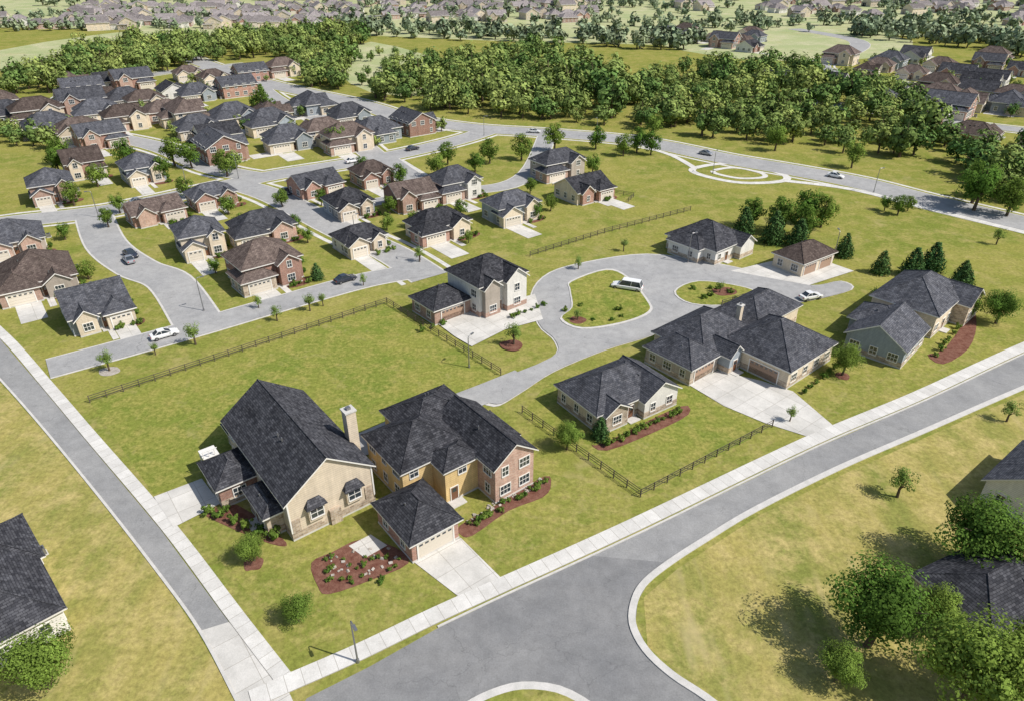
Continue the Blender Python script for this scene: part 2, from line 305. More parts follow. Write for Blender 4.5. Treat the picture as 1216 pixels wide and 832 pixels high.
def roof(Rf,T,W,x0,x1,y0,y1,h,kind,pitch,rm,wm,tm='trim_white',o=.5):
    if kind=='hip':
        X0,X1,Y0,Y1=x0-o,x1+o,y0-o,y1+o;zb=h-.08;ze=h+.12
        w,d=X1-X0,Y1-Y0;hf=min(w,d)/2-.02;zr=ze+hf*pitch
        if w>=d: a,b=(X0+hf,(Y0+Y1)/2,zr),(X1-hf,(Y0+Y1)/2,zr)
        else: a,b=((X0+X1)/2,Y0+hf,zr),((X0+X1)/2,Y1-hf,zr)
        c=[(X0,Y0,ze),(X1,Y0,ze),(X1,Y1,ze),(X0,Y1,ze)];lo=[(p[0],p[1],zb) for p in c]
        if w>=d: fs=[(c[0],c[1],b,a),(c[2],c[3],a,b),(c[1],c[2],b),(c[3],c[0],a)]
        else: fs=[(c[1],c[2],b,a),(c[3],c[0],a,b),(c[0],c[1],a),(c[2],c[3],b)]
        for f in fs: Rf.face(f,rm)
        for i in range(4): T.face((lo[i],lo[(i+1)%4],c[(i+1)%4],c[i]),tm)
        T.face(lo[::-1],tm)
        edges=[(a,b)]+([(c[0],a),(c[3],a),(c[1],b),(c[2],b)] if w>=d else [(c[0],a),(c[1],a),(c[2],b),(c[3],b)])
        for p,q in edges:
            if (Vector(p)-Vector(q)).length>.5: Rf.tube([Vector(p),Vector(q)],[.09,.09],rm,5)
        return zr
    gy=kind=='gy';S=(lambda s,t,z:(s,t,z)) if gy else (lambda s,t,z:(t,s,z))
    s0,s1,t0,t1=(x0,x1,y0,y1) if gy else (y0,y1,x0,x1)
    sm=(s0+s1)/2;zr=h+(s1-s0)/2*pitch;ze=h-o*pitch;th=.2;u0,u1=t0-.4,t1+.4
    for t in (t0,t1): W.face((S(s0,t,h),S(s1,t,h),S(sm,t,zr-.01)),wm)
    A,Rr,C=(s0-o,ze),(sm,zr),(s1+o,ze)
    for p,q in ((A,Rr),(Rr,C)):
        Rf.face((S(p[0],u0,p[1]+th),S(q[0],u0,q[1]+th),S(q[0],u1,q[1]+th),S(p[0],u1,p[1]+th)),rm)
        T.face((S(p[0],u0,p[1]),S(q[0],u0,q[1]),S(q[0],u1,q[1]),S(p[0],u1,p[1])),tm)
        for u in (u0,u1): T.face((S(p[0],u,p[1]),S(q[0],u,q[1]),S(q[0],u,q[1]+th),S(p[0],u,p[1]+th)),tm)
    for p in (A,C): T.face((S(p[0],u0,p[1]),S(p[0],u1,p[1]),S(p[0],u1,p[1]+th),S(p[0],u0,p[1]+th)),tm)
    Rf.tube([S(sm,u0,zr+th),S(sm,u1,zr+th)],[.09,.09],rm,5)
    return zr
def house_parts(wings,wall,rm,garages=(),doors=(),tm='trim_white',gcol='garage_tan',base=None,chimneys=(),hoods=(),seed=0,vents=2,extra=None):
    """wings: x0,x1,y0,y1,h,kind,pitch[,wallmat]; garages/doors: wing,side,centre,width"""
    rr=random.Random(seed);W,Rf,T,G=MB(),MB(),MB(),MB()
    for i,w in enumerate(wings):
        x0,x1,y0,y1,h,kd,pt=w[:7];wm=w[7] if len(w)>7 else wall;h+=i*.013;zb=-.2
        for a,b in (((x0,y0),(x1,y0)),((x1,y0),(x1,y1)),((x1,y1),(x0,y1)),((x0,y1),(x0,y0))): W.face(((*a,zb),(*b,zb),(*b,h),(*a,h)),wm)
        roof(Rf,T,W,x0,x1,y0,y1,h,kd,pt,rm,wm,tm)
        W.box(x0-.06,x1+.06,y0-.06,y1+.06,-.2,.25+i*.003,'kerb_concrete')
        if base: W.box(x0-.05,x1+.05,y0-.05,y1+.05,-.2,1.15+i*.003,base)
        for sd,(p,t,n,L) in wall_sides(x0,x1,y0,y1).items():
            M=fr(p,t,n);occ=[]
            for (gi,gs,ga,gw) in garages:
                if gi==i and gs==sd: garage_door(G,T,M,ga,gw,gcol);occ.append((ga-gw/2-.4,ga+gw/2+.4))
            for (gi,gs,ga) in doors:
                if gi==i and gs==sd:
                    T.box(ga-.5,ga+.5,0,.06,.1,2.2,'door_wood',M);T.box(ga-.62,ga-.5,0,.1,.1,2.32,'trim_white',M);T.box(ga+.5,ga+.62,0,.1,.1,2.32,'trim_white',M);T.box(ga-.5,ga+.5,0,.098,2.2,2.32,'trim_white',M)
                    G.box(ga-.3,ga+.3,.06,.07,1.4,2.0,'glass_dark',M);T.box(ga-1,ga+1,.06,1.3,-.1,.14,'kerb_concrete',M);occ.append((ga-.9,ga+.9))
            n_=max(1,int(L/2.9)) if L>2.2 else 0
            for k_ in range(n_):
                a=L*(k_+.5)/n_
                for st in range(2 if h>4.6 else 1):
                    z=.95+st*2.85;ww=rr.choice((1.1,1.5,1.5,.9));hh=1.35
                    if ww>L-.6: continue
                    if st==0 and any(q0-ww/2<a<q1+ww/2 for q0,q1 in occ): continue
                    bad=False
                    for e in (-ww/2-.1,0,ww/2+.1):
                        qx=p[0]+t[0]*(a+e)+n[0]*.35;qy=p[1]+t[1]*(a+e)+n[1]*.35
                        for j,w2 in enumerate(wings):
                            if j!=i and w2[0]-.15<qx<w2[1]+.15 and w2[2]-.15<qy<w2[3]+.15 and z<w2[4]+2.2: bad=True
                    for (hi,hs,ha,hz) in hoods:
                        if hi==i and hs==sd: bad=True
                    if bad or rr.random()<.08: continue
                    window(G,T,M,a,z,ww,hh,mun=1 if ww<1.4 else 2)
            for (hi,hs,ha,hz) in hoods:
                if hi==i and hs==sd:
                    W.box(ha-1,ha+1,-.05,.5,hz-.5,hz+1.6,wm,M)
                    M2=M@Matrix.Translation((0,.5,0));window(G,T,M2,ha,hz,1.5,1.4,mun=1)
                    c=[(ha-1.3,0,hz+1.6),(ha+1.3,0,hz+1.6),(ha+1.3,.95,hz+1.6),(ha-1.3,.95,hz+1.6)];t2=[(ha-.7,0,hz+2.5),(ha+.7,0,hz+2.5)]
                    c=[tuple(M@Vector(q)) for q in c];t2=[tuple(M@Vector(q)) for q in t2]
                    Rf.face((c[3],c[2],t2[1],t2[0]),rm);Rf.face((c[0],c[3],t2[0]),rm);Rf.face((c[2],c[1],t2[1]),rm);T.face(c,tm)
    for (x,y,z,s) in chimneys:
        W.box(x-s,x+s,y-s,y+s,-.1,z,'siding_beige');W.box(x-s-.12,x+s+.12,y-s-.12,y+s+.12,z,z+.2,'kerb_concrete');W.box(x-s*.4,x+s*.4,y-s*.4,y+s*.4,z+.2,z+.55,'metal_grey')
    for q in range(vents):
        w=wings[rr.randrange(len(wings))];x0,x1,y0,y1,h,kd,pt=w[:7];u=rr.uniform(.35,.65)
        if kd=='gy' or (kd=='hip' and y1-y0>x1-x0): x=x0+(x1-x0)*.3;y=y0+(y1-y0)*u;z=h+(x1-x0)*.3*pt
        else: y=y0+(y1-y0)*.7;x=x0+(x1-x0)*u;z=h+(y1-y0)*.3*pt
        Rf.tube([(x,y,z-.2),(x,y,z+.75)],[.09,.09],'metal_grey',6)
        Rf.box(x+1,x+1.4,y-.2,y+.2,z-.3,z+.5,'roof_charcoal')
    x0,x1,y0,y1=wings[0][:4];A=MB()
    A.box(x1+.5,x1+1.35,y1-2.2,y1-1.35,.1,.95,'metal_grey');A.box(x1+.4,x1+1.45,y1-2.3,y1-1.25,-.1,.1,'kerb_concrete');A.tube([(x1+.92,y1-1.78,.95),(x1+.92,y1-1.78,1.0)],[.33,.33],'tyre',10)
    if extra: extra(W,Rf,T,G)
    return dict(walls=W.mesh('walls'),roof=Rf.mesh('roof'),trim=T.mesh('trim'),windows=G.mesh('windows'),air_conditioner=A.mesh('air_conditioner'))
def place(name,parts,x,y,ang,scale=1,parent=None,skip=()):
    e=link(name,None,(x,y,0),math.radians(ang),parent,scale);e.empty_display_size=.5
    for k_,me in parts.items():
        if k_ not in skip: link(k_,me,parent=e)
    return e
def balc(W,Rf,T,G):
    T.box(-4.2,-2.2,17.2,19.5,3,3.15,'trim_white')
    for x in (-4.1,-3.4,-2.7): T.box(x-.04,x+.04,17.3,17.38,3.15,4.1,'trim_white')
    T.box(-4.2,-2.3,17.28,17.4,4.1,4.18,'trim_white')
    for x in (-4.1,-2.4): T.box(x-.08,x+.08,17.3,17.46,0,3,'trim_white');T.box(x-.08,x+.08,19.3,19.46,0,3,'trim_white')
    for x in (.0,10.6):
        T.box(x-.09,x+.09,-.09,.09,1.2,5.9,'trim_white')
    W.box(4.6,6,-.45,.0,0,2.2,'stone_veneer')
    for x in (.6,9.9): W.box(x-.5,x+.5,-.12,-.01,1.16,3.0,'stone_veneer')
place('stone_gable_house',house_parts([(0,10.6,0,20,5.9,'gy',.72,'siding_beige'),(-4.6,.1,10.5,16.5,3.1,'hip',.62,'brick_red'),(-2.0,.1,2.2,8,3.3,'hip',.6,'stone_veneer'),(.5,6,19.5,23,3,'hip',.5,'brick_red')],'siding_beige','roof_charcoal',doors=[(2,'W',2.5)],base='stone_veneer',chimneys=[(11.3,6,10.2,.65)],hoods=[(0,'S',3.1,2.5),(0,'S',7.9,2.5)],seed=3,extra=balc,vents=3),-25.3,58,38.5)
place('brick_house',house_parts([(0,6.2,0,7.9,3,'hip',.62,'brick_red'),(13,19,1.9,14.5,5.7,'gy',.72,'brick_rose'),(4,13.5,8.5,17.5,5.3,'hip',.58,'siding_yellow'),(8.5,18,13,21,5.2,'hip',.55,'siding_yellow'),(8.2,13.2,5.6,9.5,5.2,'hip',.55,'siding_yellow'),(18.8,21,8,14,3.2,'hip',.5,'brick_rose')],'siding_yellow','roof_charcoal',garages=[(0,'S',3.1,4.6)],doors=[(4,'S',1.2)],seed=8,vents=4),-11.1,54.7,38)
place('bungalow',house_parts([(0,13.4,0,9,3.1,'hip',.6),(7.8,14.4,-1.4,7,3.2,'gy',.62,'siding_white'),(1,5,-.9,4,3.1,'gy',.6,'stone_veneer')],'siding_beige','roof_slate',doors=[(0,'S',6.4)],base='stone_veneer',seed=5),11.9,78.6,34)
place('long_ranch_house',house_parts([(0,7,0,9,3,'hip',.62,'siding_taupe'),(4.5,18,1,11,3.3,'hip',.62,'siding_beige'),(10.7,24,-10.3,2.2,3.3,'hip',.62,'siding_beige'),(7.4,10.4,-2,2,3.4,'gy',.9,'siding_grey'),(19,32,.6,9,3.4,'hip',.6,'siding_beige')],'siding_beige','roof_slate',garages=[(0,'S',3.5,4.8),(2,'W',8.3,5)],gcol='garage_brown',doors=[(3,'S',1.5)],base='stone_veneer',seed=6,chimneys=[(18,4,6.6,.4)]),27.7,90.6,40)
place('grey_cottage',house_parts([(0,11,0,9.2,3.4,'gx',.62),(6,13,3,11,3.2,'hip',.6)],'siding_grey','roof_slate',seed=2,base='stone_veneer'),63.1,95.5,46)
place('beige_house',house_parts([(0,15,0,11,4.4,'hip',.62),(9,15.6,-2.4,5,4.2,'gy',.65,'stone_veneer')],'siding_beige','roof_slate',doors=[(0,'S',5)],seed=4,base='stone_veneer'),73.2,105.5,43)
place('two_storey_house',house_parts([(0,8,0,7.4,3,'hip',.6,'brick_rose'),(8,19,-2.9,7,6.2,'hip',.62),(13.5,18.2,-4.2,2,6.3,'gy',.8),(8.6,12,-3.9,1,6.0,'gy',.8,'siding_taupe')],'siding_white','roof_charcoal',garages=[(0,'S',4,5)],doors=[(1,'S',4.6)],seed=9,base='brick_rose',gcol='garage_brown'),-13.9,110.2,40)
place('bungalow',house_parts([(0,11.6,0,13,3.3,'hip',.6,'siding_white'),(7,12,-1.5,5,3.2,'gy',.7,'siding_white'),(-2,3,3,11,3.2,'hip',.6,'siding_white')],'siding_white','roof_charcoal',doors=[(0,'S',4)],seed=12,base='stone_veneer'),43.3,137,40)
place('detached_garage',house_parts([(0,11,0,7,3.1,'hip',.6)],'siding_beige','roof_brown',garages=[(0,'S',2.8,4),(0,'S',8.2,4)],gcol='garage_brown',seed=1,vents=1),59.6,130.9,35)
place('dark_roof_house',house_parts([(0,14,0,15,3.2,'hip',.6),(9,14.5,9,17,3.2,'hip',.6)],'siding_white','roof_charcoal',seed=21),-54.6,36.1,45)
place('dark_roof_house',house_parts([(0,12,0,8,3.2,'hip',.55),(5,10,-3,3,3.2,'gy',.6)],'siding_taupe','roof_charcoal',seed=22),45.5,42.8,25)
place('white_gable_house',house_parts([(0,12,0,8,3.4,'gx',.7),(3,8,-2,4,3.2,'hip',.6)],'siding_white','roof_slate',seed=23),63,58.5,38)
def mid(w,d,h,wall,rm,style,seed,gcol='garage_tan'):
    gw=w*.46;acc=random.Random(seed).choice(('brick_rose','stone_veneer','siding_beige','brick_red'))
    if style==0: wg=[(0,w,2,d+2,h,'hip',.6),(0,gw,0,d*.6,min(h,3.1),'gy',.65,acc),(w*.62,w*.92,.9,4,h-.1,'gy',.8,acc)];g=[(1,'S',gw/2,gw-1.4)]
    elif style==1: wg=[(0,w,1.5,d+2,h,'gx',.55),(w-gw,w,0,d*.6,min(h,3.1),'hip',.6,acc),(w*.08,w*.4,.4,4,h-.1,'gy',.85,acc)];g=[(1,'S',gw/2,gw-1.4)]
    else: wg=[(0,w,2,d+2,h,'hip',.65),(-1.2,gw,.2,d*.7,3.0,'hip',.6,acc),(w*.55,w*.9,.2,5,h,'gy',.7),(w*.3,w*.8,d,d+5,3.0,'hip',.6)];g=[(1,'S',gw/2+.6,gw-1.2)]
    return house_parts(wg,wall,rm,garages=g,doors=[(0,'S',w*.53)],seed=seed,gcol=gcol)
MH=[(-76,105,10,11,3.4,'siding_grey','roof_slate',1,'grey_house'),(-95,117,12,13,3.3,'siding_taupe','roof_brown',2,'brown_roof_house'),(-113,137,12,11,3.3,'siding_taupe','roof_slate',0,'taupe_house'),
(-51,122,12,10,4.9,'brick_red','roof_brown',2,'brick_house'),(-70,138,9,9,5,'siding_beige','roof_slate',0,'beige_house'),(-60,145,13,9,3.3,'brick_rose','roof_slate',2,'brick_house'),(-35,140,10,7,3.1,'siding_white','roof_charcoal',0,'white_cottage'),
(-90,158,12,7,3.2,'brick_red','roof_brown',1,'brick_house'),(-80,170,11,7,3.2,'brick_red','roof_slate',0,'brick_house'),(-42,163,10,9,3.4,'siding_grey','roof_charcoal',0,'grey_house'),(-55,179,12,8,3.4,'brick_red','roof_slate',1,'brick_house'),(-41,189,10,8,3.6,'brick_rose','roof_brown',0,'brick_house'),
(-28,168,11,8,4.4,'brick_red','roof_brown',1,'brick_house'),(-17,177,12,9,4.6,'siding_white','roof_slate',2,'white_house'),(-19,147,13,8,3.4,'siding_beige','roof_charcoal',2,'beige_house'),(-2,159,12,8,4.2,'siding_grey','roof_slate',0,'grey_house'),
(-124,174,10,10,4.9,'brick_rose','roof_slate',0,'brick_house'),(-127,196,10,10,4.9,'brick_red','roof_brown',1,'brick_house'),(-107,191,10,10,4.6,'siding_grey','roof_slate',0,'grey_house'),(11,195,14,8,4.8,'siding_taupe','roof_slate',2,'taupe_house'),(18,175,12,9,3.4,'siding_beige','roof_charcoal',1,'beige_house')]
for i,(x,y,w,d,h,wl,rm,st,nm) in enumerate(MH):
    place(nm,mid(w,d,h,wl,rm,st,30+i),x,y,38+R.uniform(-5,5))
    a=math.radians(38);e1=Vector((math.cos(a),math.sin(a)));e2=Vector((-math.sin(a),math.cos(a)));o=Vector((x,y))
    s0=(w*.54 if st==1 else 0)
    sheet('driveway',[tuple(o+e1*(s0+.7)+e2*.3),tuple(o+e1*(s0+w*.46-.5)+e2*.3),tuple(o+e1*(s0+w*.46-.5)-e2*8.5),tuple(o+e1*(s0+.7)-e2*8.5)],.038+.0005*i,'concrete_slab')
    sheet('patio',[tuple(o+e1*(w*.3)+e2*(d+1)),tuple(o+e1*(w*.9)+e2*(d+1)),tuple(o+e1*(w*.9)+e2*(d+5.5)),tuple(o+e1*(w*.3)+e2*(d+5.5))],.048+.0002*i,'concrete_slab')
    sheet('front_walk',[tuple(o+e1*(w*.5)+e2*1),tuple(o+e1*(w*.6)+e2*1),tuple(o+e1*(w*.6)-e2*4),tuple(o+e1*(w*.5)-e2*4)],.052+.0002*i,'concrete_slab')
    sheet('garden_bed',[tuple(o+e1*(w*.6)+e2*1.5),tuple(o+e1*(w*1.08)+e2*2),tuple(o+e1*(w*1.1)-e2*.3),tuple(o+e1*(w*.85)-e2*1.3),tuple(o+e1*(w*.62)-e2*.8)],.036+.0001*i,'mulch',sm=3)
VAR=[mid(13,9,3.4,'brick_rose','roof_brown',0,71),mid(14,10,4.8,'brick_red','roof_slate',1,72),mid(13,9,3.6,'siding_grey','roof_slate',2,73),mid(14,9,4.9,'siding_beige','roof_brown',2,74),mid(13,10,3.3,'siding_white','roof_charcoal',1,75)]
VN=['brick_house','brick_house','grey_house','beige_house','white_house']
VF=[mid(13,9,3.4,'brick_rose','roof_far_haze',0,81),mid(14,10,4.8,'siding_beige','roof_far_haze',1,82),mid(13,9,3.6,'siding_white','roof_far_haze',2,83)]
fh=[(-195,278),(-180,268),(-165,256),(-151,245),(-139,236),(-206,290),(-189,324),(-176,314),(-162,303),(-149,292),(-135,281),(-120,270),(-162,368),(-145,356),(-150,325),(-137,315),(-124,330),(-130,368),(-118,378),(-102,245),(-88,256),(-75,234),(-90,222),(-78,292),(-62,272),(-48,250),(-34,258),(-105,268),(-92,278),(-112,252),(-65,245),(-55,232),(-160,275),(-175,290),(-143,262),(-205,345),(-190,350),(-178,340)]
fr_=[(140,519),(152,497),(116,543),(165,520),(130,560),(184,380),(205,408),(229,423),(226,394),(220,368),(234,356),(262,380),(132,356),(147,345),(165,350),(156,274),(189,297),(183,306),(203,290),(275,423),(160,242),(175,232),(170,330),(190,330),(210,325),(230,310),(250,340),(215,340),(245,325),(270,350),(255,400),(200,370),(240,300),(265,290),(225,285),(120,520),(105,540),(170,545),(150,470),(135,490),(290,380),(300,400),(240,440),(195,395),(285,320),(170,285),(150,300),(182,420),(300,350),(310,370),(280,300),(210,305)]
for i,(x,y) in enumerate(fh+fr_):
    v=R.randrange(5) if i>10 else R.choice((0,1,1,2,3));ang=(38 if i<len(fh) else -40)+R.choice((0,0,180,90))+R.uniform(-4,4);sca=R.uniform(1.0,1.2)
    a=math.radians(ang);o=Vector((x,y))+Matrix.Rotation(a,2)@Vector((-6,-5));place(VN[v],VAR[v],o.x,o.y,ang,sca)
    q=Vector((x,y));sheet('driveway',[tuple(q+Matrix.Rotation(a,2)@Vector(c)*sca) for c in ((-5,-5),(0,-5),(0,-14),(-5,-14))],.03+.0001*i,'concrete_slab')
dn=link('distant_houses',None)
for i in range(260):
    if i<110: x=R.uniform(-430,-160);y=R.uniform(600,800)
    elif i<180: x=R.uniform(-160,80);y=R.uniform(650,880)
    elif i<210: x=R.uniform(180,480);y=R.uniform(690,860)
    else: x=R.uniform(400,700);y=R.uniform(560,900)
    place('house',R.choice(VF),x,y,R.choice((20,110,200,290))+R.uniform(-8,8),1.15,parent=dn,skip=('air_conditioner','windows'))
# ------------------------------------------------------------------ trees
def tree_mesh(name,seed,n,ls,h,r,leaf='leaf_broad',kind='broad',K=34,cr0=.2,cr1=.38,zc=.56,rz=.42):
    rr=random.Random(seed);B=MB();tone=[]
    def V(): 
        while 1:
            v=Vector((rr.uniform(-1,1),rr.uniform(-1,1),rr.uniform(-1,1)))
            if .05<v.length<1: return v
    tr=h*.024+.03
    if kind=='pine': B.tube([(0,0,-.1),(0,0,h*.5),(0,0,h*.96)],[tr,tr*.6,.02],'bark',6)
    else:
        B.tube([(0,0,-.1),(.05*r,0,h*.25),(0,.06*r,h*.5),(.05*r,0,h*.8)],[tr*1.3,tr,tr*.7,tr*.2],'bark',7)
        for q in range(6):
            a=q*1.1+rr.random();z=h*rr.uniform(.25,.5);B.tube([(0,0,z),(math.cos(a)*r*.35,math.sin(a)*r*.35,z+h*.14),(math.cos(a)*r*.66,math.sin(a)*r*.66,z+h*.24)],[tr*.5,tr*.35,tr*.1],'bark',5)
    tone=[1.]*len(B.f);lm=B.mi(leaf)
    if kind=='pine':
        cl=[]
        T_=int(h*2.2)
        for i in range(T_):
            f=i/T_;z=h*(.06+.88*f);rad=r*min(1,(1-f)**.75*1.15)*rr.uniform(.82,1.12)*(.75+.25*min(1,f*5))+.1
            m_=max(3,int(9*(1-f)+2));a0=rr.random()*6
            for q in range(m_):
                a=a0+q*6.283/m_+rr.uniform(-.2,.2)
                for s in (.45,.85): cl.append((Vector((math.cos(a)*rad*s,math.sin(a)*rad*s,z-rad*s*.2)),.22*r*(1.1-f)+.15,rr.uniform(.65,1.3)))
    else:
        if kind=='bush': zc,rz=.5,.5
        zc*=h;rz*=h;cl=[]
        for i in range(K):
            d=V().normalized();d.z=d.z*.95+.06;k_=rr.uniform(.35,.82) if i>K//5 else rr.uniform(0,.4);ir=1+.16*math.sin(3*math.atan2(d.y,d.x)+seed)
            cl.append((Vector((d.x*r*k_*ir,d.y*r*k_*ir,zc+d.z*rz*k_)),r*rr.uniform(cr0,cr1),rr.uniform(.6,1.35)))
    per=max(1,n//len(cl));cc=Vector((0,0,h*.5))
    for c,cr,tn in cl:
        for j in range(per):
            d=V();d=d.normalized()*d.length**.5;p=c+d*cr
            nrm=(d.normalized()+(p-cc).normalized()*.6+V()*.8+Vector((0,0,.4))).normalized()
            a=nrm.orthogonal().normalized();a=Matrix.Rotation(rr.random()*6.28,3,nrm)@a;b=nrm.cross(a);s=ls*rr.uniform(.6,1.3)
            i=len(B.v);B.v+=[tuple(p-a*s*.5),tuple(p+b*s*.33),tuple(p+a*s*.55),tuple(p-b*s*.33)];B.f.append((i,i+1,i+2,i+3));B.m.append(lm);tone.append(tn*rr.uniform(.8,1.2))
    me=B.mesh(name,False);at=me.attributes.new('tone','FLOAT','FACE');at.data.foreach_set('value',tone);return me
TN=[tree_mesh('tree_near',s,12000,.29,10,4.8,K=64) for s in (1,2,3)]
TM=[tree_mesh('tree_mid',s,2400,.48,9,3.8,K=34,zc=.52,rz=.45) for s in (4,5,6)]
TF=[tree_mesh('tree_far',s,680,1.25,12,r,'leaf_forest',K=k,zc=.48,rz=.46) for s,r,k in ((7,5.2,22),(8,6.2,30),(9,4.2,18),(10,5.6,26),(19,6.8,34))]
TX=[tree_mesh('tree_horizon',s,150,2.9,12,6.6,'leaf_far_haze',K=14,zc=.46,rz=.44) for s in (11,12)]
PN=[tree_mesh('pine',s,3200,.46,8,3.0,'leaf_pine','pine') for s in (13,14)]
SP=[tree_mesh('young',s,1300,.19,4.4,1.35,'leaf_young',K=22,cr0=.3,cr1=.5) for s in (15,16)]
SB=[tree_mesh('shrub',s,420,.2,1.1,.7,'leaf_broad','bush',K=12) for s in (17,18)]
def T(name,lst,x,y,s=1,sz=1,parent=None): return link(name,R.choice(lst),(x,y,0),R.uniform(0,6.28),parent,(s*R.uniform(.9,1.1),s,s*sz))
for x,y,s in ((-43.2,39.7,.78),(35.1,44.1,1.08),(40.8,37.6,1.15),(50.5,54,1.05),(46.5,38.2,1.0),(57,51,.9),(42.3,46,.6)): T('deciduous_tree',TN,x,y,s)
T('deciduous_tree',TN,30.4,40.3,.5);T('deciduous_tree',TN,-29,55.1,.42);T('deciduous_tree',TN,-21.8,46.9,.4);T('deciduous_tree',TN,7.5,74.8,.47);T('deciduous_tree',TN,53,93.7,.6);T('pine_tree',PN,12.3,77.3,.5)
for x,y,s in ((40.3,81.3,.7),(48.3,65.4,1.15),(71.8,81.3,.9),(-65.3,95,1),(-54.6,103.4,1.1),(-43,112,.8),(.3,103.2,1.1),(-48,117,.7),(-36,118,.7),(-30,127,.7),(12,112,.6),(41,123.5,.7),(111,149,1),(-60,100,.6),(14,135,.8),(25,145,.8),(-8,134,.8),(-20,139,.9),(69,118,1),(64,112,.8),(-38,116,.9),(29,97,.8)): T('young_tree',SP,x,y,s)
for x,y,s in ((55,156,.9),(60,150,1.05),(65,148,.9),(73,142,.75),(77,133,.7),(83,132,.85),(88,134,.9),(88,123,.85),(91,128,.7),(-40,130,.5)): T('pine_tree',PN,x,y,s)
T('deciduous_tree',TN,88,111,.7);T('deciduous_tree',TM,84,113,.6);T('deciduous_tree',TM,63,156,1.1);T('deciduous_tree',TM,68,153,1.0);T('deciduous_tree',TM,58,160,.9)
for x,y,s in ((-117,192,.8),(-101,198,.9),(-104,213,1),(-98,211,1),(-84,202,1),(-97,281,1.3),(3,220,1),(14,231,1),(28,233,1),(36,225,.9),(41,229,1.1),(45,226,1),(-7,216,.9),(-11,206,.8),(-22,202,.8),(-32,194,.7),(-44,202,.8),(-31,169,.6),(-72,169,.7),(-98,160,.6),(-115,176,.8),(-50,176,.6),(-57,231,1),(87,231,1.1),(104,211,1),(98,169,.6),(102,172,.5),(96,172,.55),(119,172,1.4),(125,168,1.2),(122,178,1.3),(75,160,.9),(72,163,1.1),(-20,215,.9),(24,204,.7),(5,186,.6),(50,250,.9),(-100,170,.6),(-65,158,.5),(-47,150,.5),(-30,158,.5),(-24,160,.5),(10,172,.5),(-87,130,.5),(-60,175,.6),(-88,182,.7),(-118,212,1),(-135,205,1),(-140,215,1.1),(-13,168,.5),(-45,136,.4),(-62,133,.4),(-100,135,.5),(-70,113,.4),(-118,150,.6),(-104,152,.5),(-75,150,.5),(-52,158,.5),(-10,150,.4),(6,166,.5)): T('deciduous_tree',TM,x,y,s*R.uniform(.9,1.1))
def inpoly(x,y,p):
    c=False;j=len(p)-1
    for i in range(len(p)):
        if (p[i][1]>y)!=(p[j][1]>y) and x<(p[j][0]-p[i][0])*(y-p[i][1])/(p[j][1]-p[i][1])+p[i][0]: c=not c
        j=i
    return c
def forest(poly,sp,lst,smin,smax,name='distant_woodland',pr=.95):
    e=link(name,None);x0,x1=min(p[0] for p in poly),max(p[0] for p in poly);y0,y1=min(p[1] for p in poly),max(p[1] for p in poly)
    y=y0
    while y<y1:
        x=x0
        while x<x1:
            a,b=x+R.uniform(-.5,.5)*sp,y+R.uniform(-.5,.5)*sp
            if inpoly(a,b,poly) and R.random()<pr: T('tree',lst,a,b,R.uniform(smin,smax)*R.uniform(.85,1.15),R.uniform(.8,1.1),e)
            x+=sp
        y+=sp
F=forest
F([(-225,318),(-258,414),(-249,484),(-113,569),(-93,492),(-130,446),(-173,426),(-190,360),(-210,330)],9,TF,.75,1.25)
F([(-131,440),(-92,433),(-76,338),(-95,347),(-118,400)],8,TF,.8,1.3)
F([(-62,318),(-40,394),(17,468),(56,368),(53,297),(35,267),(10,270),(-16,278),(-49,306)],9,TF,.6,1.3)
F([(10,300),(20,340),(45,345),(50,300)],11,TF,1.3,1.8)
F([(51,334),(100,394),(151,385),(175,318),(156,267),(124,211),(108,229),(74,244),(47,260)],8.6,TF,.55,1.2)
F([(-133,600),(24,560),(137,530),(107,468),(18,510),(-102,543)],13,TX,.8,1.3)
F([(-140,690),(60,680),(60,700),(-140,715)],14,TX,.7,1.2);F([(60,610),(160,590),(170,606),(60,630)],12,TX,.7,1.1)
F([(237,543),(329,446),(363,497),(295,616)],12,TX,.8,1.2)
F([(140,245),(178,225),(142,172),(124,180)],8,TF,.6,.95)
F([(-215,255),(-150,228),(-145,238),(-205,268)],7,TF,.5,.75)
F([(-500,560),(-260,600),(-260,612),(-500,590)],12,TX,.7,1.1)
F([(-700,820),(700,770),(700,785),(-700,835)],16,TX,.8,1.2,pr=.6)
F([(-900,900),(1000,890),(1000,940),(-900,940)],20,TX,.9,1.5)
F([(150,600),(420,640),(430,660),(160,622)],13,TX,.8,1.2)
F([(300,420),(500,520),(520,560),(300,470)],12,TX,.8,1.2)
F([(-500,650),(-150,700),(-150,712),(-500,670)],14,TX,.6,1.0)
for q in range(170): 
    x,y=R.choice(fh+fr_);T('deciduous_tree',TF,x+R.uniform(-14,14),y+R.uniform(-14,14),R.uniform(.3,.55))
sh=link('scattered_distant_trees',None)
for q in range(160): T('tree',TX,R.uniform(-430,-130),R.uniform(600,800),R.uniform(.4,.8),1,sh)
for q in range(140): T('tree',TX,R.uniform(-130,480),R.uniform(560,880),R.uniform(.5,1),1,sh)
for q in range(60): T('tree',TF,R.uniform(-100,0),R.uniform(340,460),R.uniform(.3,.7),1,sh)
def bed(pts,name='garden_shrubs',s=1):
    e=link(name,None)
    for x,y in pts: T('shrub',SB,x,y,s*R.uniform(.6,1.2),1,e)
bed([(-20.5+R.uniform(-1.2,8),52.4+R.uniform(-.6,3.2)) for _ in range(26)],s=.6);bed([(-5+t*9.5+R.uniform(-.5,.5),60.2+t*8+R.uniform(-.6,.6)) for t in [i/18 for i in range(19)]],s=.8)
